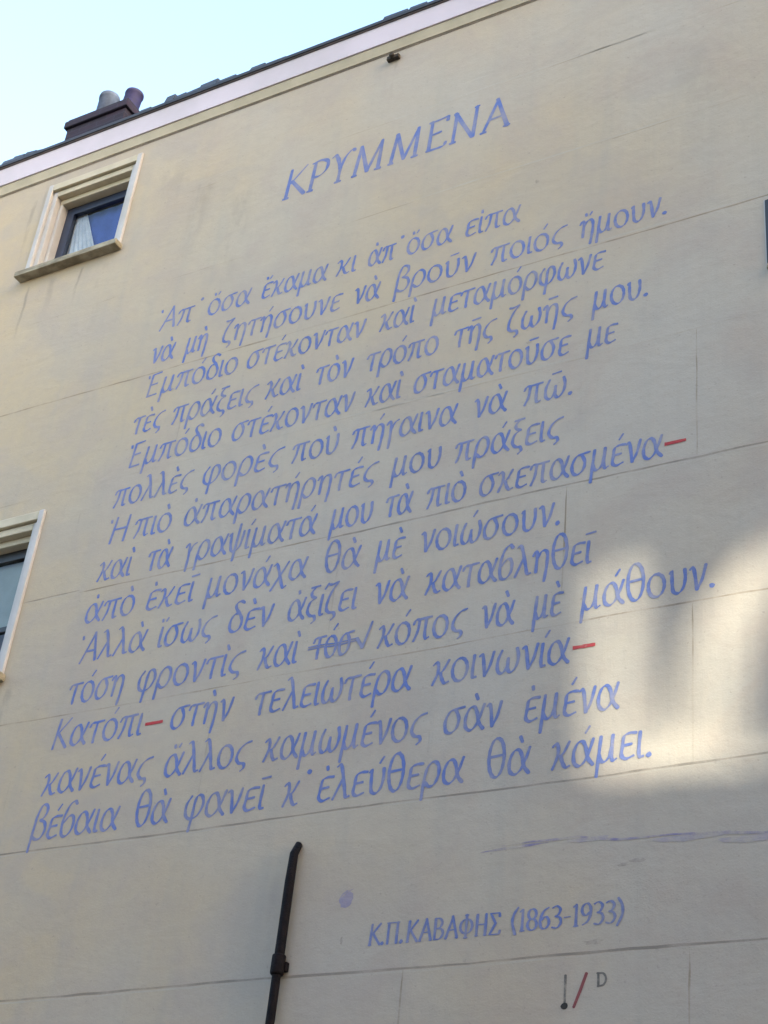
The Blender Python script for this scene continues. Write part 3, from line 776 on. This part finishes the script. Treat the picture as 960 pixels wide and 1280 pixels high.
POEM = [
 (7.710, [("Ἀπ᾽", -6.68, -6.30), ('ὅσα', -6.249, -5.873), ('ἔκαμα', -5.778, -5.228), ('κι', -5.15, -4.989), ('ἀπ᾽', -4.892, -4.62), ('ὅσα', -4.588, -4.237), ('εἶπα', -4.14, -3.731)], (-6.67, -3.73)),
 (7.385, [('νὰ', -6.688, -6.484), ('μὴ', -6.384, -6.188), ('ζητήσουνε', -6.06, -5.07), ('νὰ', -4.963, -4.762), ('βροῦν', -4.637, -4.039), ('ποιός', -3.926, -3.395), ('ἤμουν.', -3.293, -2.702)]),
 (7.070, [('Ἐμπόδιο', -6.658, -5.866), ('στέκονταν', -5.791, -4.84), ('καὶ', -4.724, -4.462), ('μεταμόρφωνε', -4.333, -3.113)]),
 (6.745, [('τὲς', -6.709, -6.45), ('πράξεις', -6.365, -5.661), ('καὶ', -5.579, -5.295), ('τὸν', -5.182, -4.898), ('τρόπο', -4.788, -4.252), ('τῆς', -4.139, -3.853), ('ζωῆς', -3.764, -3.3), ('μου.', -3.183, -2.819)]),
 (6.445, [('Ἐμπόδιο', -6.668, -5.891), ('στέκονταν', -5.804, -4.846), ('καὶ', -4.757, -4.496), ('σταματοῦσε', -4.403, -3.32), ('με', -3.212, -3.015)]),
 (6.125, [('πολλὲς', -6.729, -6.081), ('φορὲς', -5.984, -5.356), ('ποὺ', -5.274, -4.916), ('πήγαινα', -4.822, -4.064), ('νὰ', -3.947, -3.723), ('πῶ.', -3.614, -3.288)]),
 (5.815, [('Ἡ', -6.694, -6.528), ('πιὸ', -6.485, -6.172), ('ἀπαρατήρητές', -6.069, -4.603), ('μου', -4.494, -4.143), ('πράξεις', -4.053, -3.351)]),
 (5.518, [('καὶ', -6.716, -6.439), ('τὰ', -6.304, -6.114), ('γραψίματά', -6.004, -4.997), ('μου', -4.895, -4.59), ('τὰ', -4.501, -4.32), ('πιὸ', -4.218, -3.949), ('σκεπασμένα', -3.865, -2.718)]),
 (5.200, [('ἀπὸ', -6.742, -6.337), ('ἐκεῖ', -6.245, -5.867), ('μονάχα', -5.774, -5.019), ('θὰ', -4.894, -4.641), ('μὲ', -4.531, -4.342), ('νοιώσουν.', -4.227, -3.326)]),
 (4.900, [('Ἀλλὰ', -6.705, -6.178), ('ἴσως', -6.082, -5.656), ('δὲν', -5.548, -5.219), ('ἀξίζει', -5.11, -4.623), ('νὰ', -4.504, -4.279), ('καταϐληθεῖ', -4.165, -3.126)]),
 (4.598, [('τόση', -6.725, -6.281), ('φροντὶς', -6.177, -5.389), ('καὶ', -5.274, -4.994), ('τόσ', -4.89, -4.62), ('κόπος', -4.446, -3.884), ('νὰ', -3.781, -3.578), ('μὲ', -3.464, -3.29), ('μάθουν.', -3.181, -2.422)]),
 (4.290, [('Κατόπι', -6.768, -6.066), ('στὴν', -5.854, -5.405), ('τελειωτέρα', -5.247, -4.196), ('κοινωνία', -4.063, -3.234)]),
 (3.972, [('κανένας', -6.762, -5.941), ('ἄλλος', -5.831, -5.232), ('καμωμένος', -5.127, -4.08), ('σὰν', -3.963, -3.613), ('ἐμένα', -3.483, -2.942)]),
 (3.674, [('βέϐαια', -6.761, -6.104), ('θὰ', -5.983, -5.734), ('φανεῖ', -5.63, -5.07), ('κ᾽', -4.948, -4.774), ('ἐλεύθερα', -4.724, -3.813), ('θὰ', -3.679, -3.429), ('κάμει.', -3.307, -2.759)]),
]
random.seed(5)
b = MB(); write(b, 'ΚΡΥΜΜΕΝΑ', -5.755, -3.88, 8.69 + E, 0.295, 0.0, 0.007, 0.034, math.radians(32), pre='t', jitter=0.008)
b.build('poem_title', house, 'title of the poem in tall thin blue capitals')
lines = []
for i, row in enumerate(POEM):
    z, words = row[0], row[1]
    ends = ['first', 'second', 'third', 'fourth', 'fifth', 'sixth', 'seventh', 'eighth', 'ninth', 'tenth', 'eleventh', 'twelfth', 'thirteenth', 'last'][i]
    ln = bpy.data.objects.new('poem_line', None); col.objects.link(ln); ln.parent = house
    ln.location = (words[0][1] - house.location.x, 0, z + E); ln.empty_display_size = 0.1
    ln['label'] = ends + ' line of the blue handwritten Greek poem' + (', with one word struck through' if i == 10 else '')
    lines.append(ln)
    for t_, x0, x1 in words:
        b = MB()
        write(b, t_, x0, x1, z + E, 0.144, 0.0, 0.0086, 0.0220)
        if i == 10 and t_ == 'τόσ':   # the struck-out word and its insertion mark
            for k, zz in enumerate((0.072, 0.088)):
                pen(b, [(-4.92 + 0.34 * j / 8, z + E + zz + 0.004 * math.sin(j)) for j in range(9)], 0.006, 0.012, 0.6, YT - 0.0013 - k * 0.0001, 'blue_paint')
            pen(b, [(-4.585, z + E + 0.085), (-4.55, z + E + 0.03), (-4.545, z + E + 0.02)], 0.012, 0.024, 0.6, YT - 0.0016, 'blue_paint')
            pen(b, [(-4.545, z + E + 0.02), (-4.52, z + E + 0.10), (-4.495, z + E + 0.185)], 0.010, 0.020, 0.6, YT - 0.0018, 'blue_paint')
        b.build('word', ln)
def dash(parent, x0, x1, z, h=0.022):
    q = MB(); n = 8; vs = []
    for i in range(n + 1):
        x = x0 + (x1 - x0) * i / n; k = h / 2 * random.uniform(0.85, 1.1)
        vs += [(x, YT - 0.0015, z + E + k), (x, YT - 0.0015, z + E - k)]
    q.add(vs, [(2 * i, 2 * i + 1, 2 * i + 3, 2 * i + 2) for i in range(n)], 'red_paint')
    q.build('dash', parent, 'red dash')
dash(lines[7], -2.705, -2.578, 5.592); dash(lines[11], -6.045, -5.912, 4.353); dash(lines[11], -3.214, -3.084, 4.372)

b = MB()
write(b, 'Κ.Π.', -4.288, -4.085, 2.823 + E, 0.108, 0.0, 0.0050, 0.0150, math.radians(10), pre='t', jitter=0.006)
write(b, 'ΚΑΒΑΦΗΣ', -4.067, -3.543, 2.823 + E, 0.108, 0.0, 0.0050, 0.0150, math.radians(10), pre='t', jitter=0.006)
write(b, '(1863-1933)', -3.482, -2.893, 2.828 + E, 0.108, 0.0, 0.0050, 0.0150, math.radians(10), pre='t', jitter=0.006)
b.build('poem_signature', house, 'small blue line of capitals and dates under the poem')

# painter's marks at the bottom, smears of blue
b = MB()
pen(b, [(-3.179, 2.59 + E), (-3.178, 2.52 + E), (-3.178, 2.46 + E)], 0.010, 0.012, 0, YT, 'grey_paint')
pen(b, [(-3.179, 2.444 + E)], 0.02, 0.024, 0, YT - 0.0003, 'black_paint', True)
pen(b, [(-3.072, 2.592 + E), (-3.10, 2.515 + E), (-3.131, 2.436 + E)], 0.012, 0.015, 0, YT, 'dark_red_paint')
pen(b, [(-3.012, 2.590 + E), (-3.011, 2.56 + E), (-3.010, 2.528 + E)], 0.009, 0.011, 0, YT, 'grey_paint')
pen(b, [Vector((p.x, p.y + E)) for p in spl([(-3.018, 2.589), (-2.985, 2.585), (-2.972, 2.558), (-2.985, 2.532), (-3.014, 2.527)])], 0.009, 0.011, 0, YT - 0.0003, 'grey_paint')
b.build('painted_mark', house, 'little sign of a stroke with a dot, a red slash and a letter')
b = MB()
blob(b, -4.45, 3.085, 0.042, 0.045, 'blue_blot', YT, 20, 0.15)
strip(b, [(-4.48, 3.10 + E), (-4.45, 3.125 + E), (-4.41, 3.14 + E)], 0.012, 'blue_line', YT - 0.0002)
b.build('paint_blot', house, 'faint round lilac blot')
b = MB()
pts = [(-3.68, 3.262), (-3.55, 3.268), (-3.42, 3.272), (-3.30, 3.275)]
strip(b, [(x, z + E) for x, z in pts], 0.014, 'blue_line', YT)
pts = [(-3.56, 3.283), (-3.40, 3.290), (-3.26, 3.285), (-3.14, 3.288), (-3.02, 3.262), (-2.92, 3.247), (-2.80, 3.245), (-2.66, 3.244), (-2.55, 3.236), (-2.40, 3.222), (-2.22, 3.203), (-2.12, 3.195)]
strip(b, [(x, z + E) for x, z in pts], 0.013, 'blue_line', YT - 0.0004)
for x0, x1, z0, h in [(-3.20, -2.98, 3.268, 0.018), (-2.75, -2.36, 3.222, 0.028), (-2.42, -2.10, 3.185, 0.030)]:
    n = 10; vs = []
    for i in range(n + 1):
        t_ = i / n; k = h * math.sin(math.pi * t_) ** 0.6 * random.uniform(0.6, 1.0)
        vs += [(x0 + (x1 - x0) * t_, YT - 0.0002, z0 + E + 0.01), (x0 + (x1 - x0) * t_, YT - 0.0002, z0 + E - k)]
    b.add(vs, [(2 * i, 2 * i + 1, 2 * i + 3, 2 * i + 2) for i in range(n)], 'blue_smear')
b.build('paint_smear', house, 'long thin lilac smear of paint')

# ------------------------------------------------------------------ drainpipe
dp = thing('drainpipe', 'black iron drainpipe climbing the wall left of the small signature', 'drainpipe', (-4.82, WALL - 0.06, 0.12))
px, py = -4.795, WALL - 0.040
q = MB()
q.tube([(px + 0.006, WALL + 0.01, 3.43 + E), (px + 0.006, py + 0.03, 3.425 + E), (px + 0.004, py, 3.36 + E), (px, py, 3.2 + E), (px, py, 2.86 + E)], [0.018, 0.020, 0.024, 0.0265, 0.0265], 'iron', 18)
q.tube([(px, py, 2.86 + E), (px, py, 2.855 + E), (px, py, 2.79 + E), (px, py, 2.785 + E)], [0.0235, 0.027, 0.027, 0.0235], 'iron', 18)
q.build('pipe', dp, 'upper length bending into the wall')
q = MB()
q.tube([(px, py, 2.80 + E), (px, py, 2.795 + E), (px, py, 2.70 + E), (px, py, 2.69 + E)], [0.030, 0.037, 0.037, 0.030], 'iron', 18)
q.box(px - 0.045, px + 0.045, py + 0.01, WALL - 0.0008, 2.715 + E, 2.765 + E, 'iron')
q.build('coupling', dp, bevel=0.004)
q = MB(); q.tube([(px, py, 2.70 + E), (px, py, 1.0), (px, py - 0.0, 0.35), (px, py - 0.05, 0.2), (px, py - 0.13, 0.14)], 0.024, 'iron', 18)
q.build('pipe', dp, 'lower length running down to the pavement')
for zb in (2.3, 1.0):
    q = MB(); q.tube([(px, py, zb - 0.03), (px, py, zb + 0.03)], 0.026, 'iron', 18); q.box(px - 0.045, px + 0.045, py + 0.015, WALL - 0.0008, zb - 0.02, zb + 0.02, 'iron')
    q.build('bracket', dp)

# ------------------------------------------------------------------ across the street, behind the camera: tall brick sheet added to shade the wall, and a low house
def px_wall(x, y):
    """point of the painted wall seen at a photograph pixel (960 x 1280)"""
    d = FWD * 2051.7 + RIGHT * (x - 480) + UP * (640 - y)
    return Vector((0, 0, EYE)) + d * (WALL / d.y)
OY = -4.5
zoomp = [(215, 1130), (205, 900), (212, 600), (222, 400), (228, 250), (250, 195), (310, 168), (380, 178), (422, 250), (432, 400), (442, 560), (456, 720), (490, 880), (548, 1010),
         (606, 880), (634, 710), (654, 570), (686, 455), (740, 360), (810, 275), (885, 180), (950, 95), (1000, 40), (1060, 30), (1090, 150), (1060, 300), (1000, 430), (950, 560), (910, 700),
         (885, 850), (885, 950), (920, 1010), (980, 1030), (1090, 1030), (1090, 1110), (900, 1120), (640, 1135), (420, 1165), (300, 1165)]
light_hole = []  # outline carried back along the sun so the hole shapes the light patches
for zx, zy in zoomp:
    p = px_wall(690 + zx / 3.556, 640 + zy / 3.556)
    k = (OY - WALL) / SUN.y
    q_ = p + SUN * k
    light_hole.append(Vector((q_.x, q_.z, 0)))
ob = thing('sun_blocker', 'tall brick building added across the street, unseen, its hole shaped to cast the light patches', 'blocker', (14, OY, 0))
q = MB()
OX0, OX1, OZ = -2.0, 40.0, 20.5
loops = [[Vector((OX0, 0, 0)), Vector((OX1, 0, 0)), Vector((OX1, OZ, 0)), Vector((OX0, OZ, 0))], light_hole]
tri = tessellate_polygon(loops); flat = [p for lp in loops for p in lp]
q.add([(p.x, OY, p.y) for p in flat], [tuple(t_) for t_ in tri], 'red_brick')
q.add([(p.x, OY - 0.06, p.y) for p in flat], [tuple(t_) for t_ in tri], 'red_brick')
for lp in loops:
    n = len(lp); vs = [(p.x, OY, p.y) for p in lp] + [(p.x, OY - 0.06, p.y) for p in lp]
    q.add(vs, [(i, (i + 1) % n, n + (i + 1) % n, n + i) for i in range(n)], 'red_brick')
q.build('wall', ob)
ob2 = thing('brick_house', 'low brick house across the street, out of the picture, left of the tall blocker', 'house', (-16, -7, 0))
q = MB(); q.box(-30, -2.2, -12, -6.0, 0, 7.5, 'red_brick'); q.build('wall', ob2)
q = MB(); q.add([(-30, -5.8, 7.51), (-2.2, -5.8, 7.51), (-2.2, -9, 10.0), (-30, -9, 10.0), (-30, -12.2, 7.51), (-2.2, -12.2, 7.51)], [(0, 1, 2, 3), (3, 2, 5, 4), (0, 3, 4), (1, 5, 2)], 'slate'); q.build('roof', ob2)
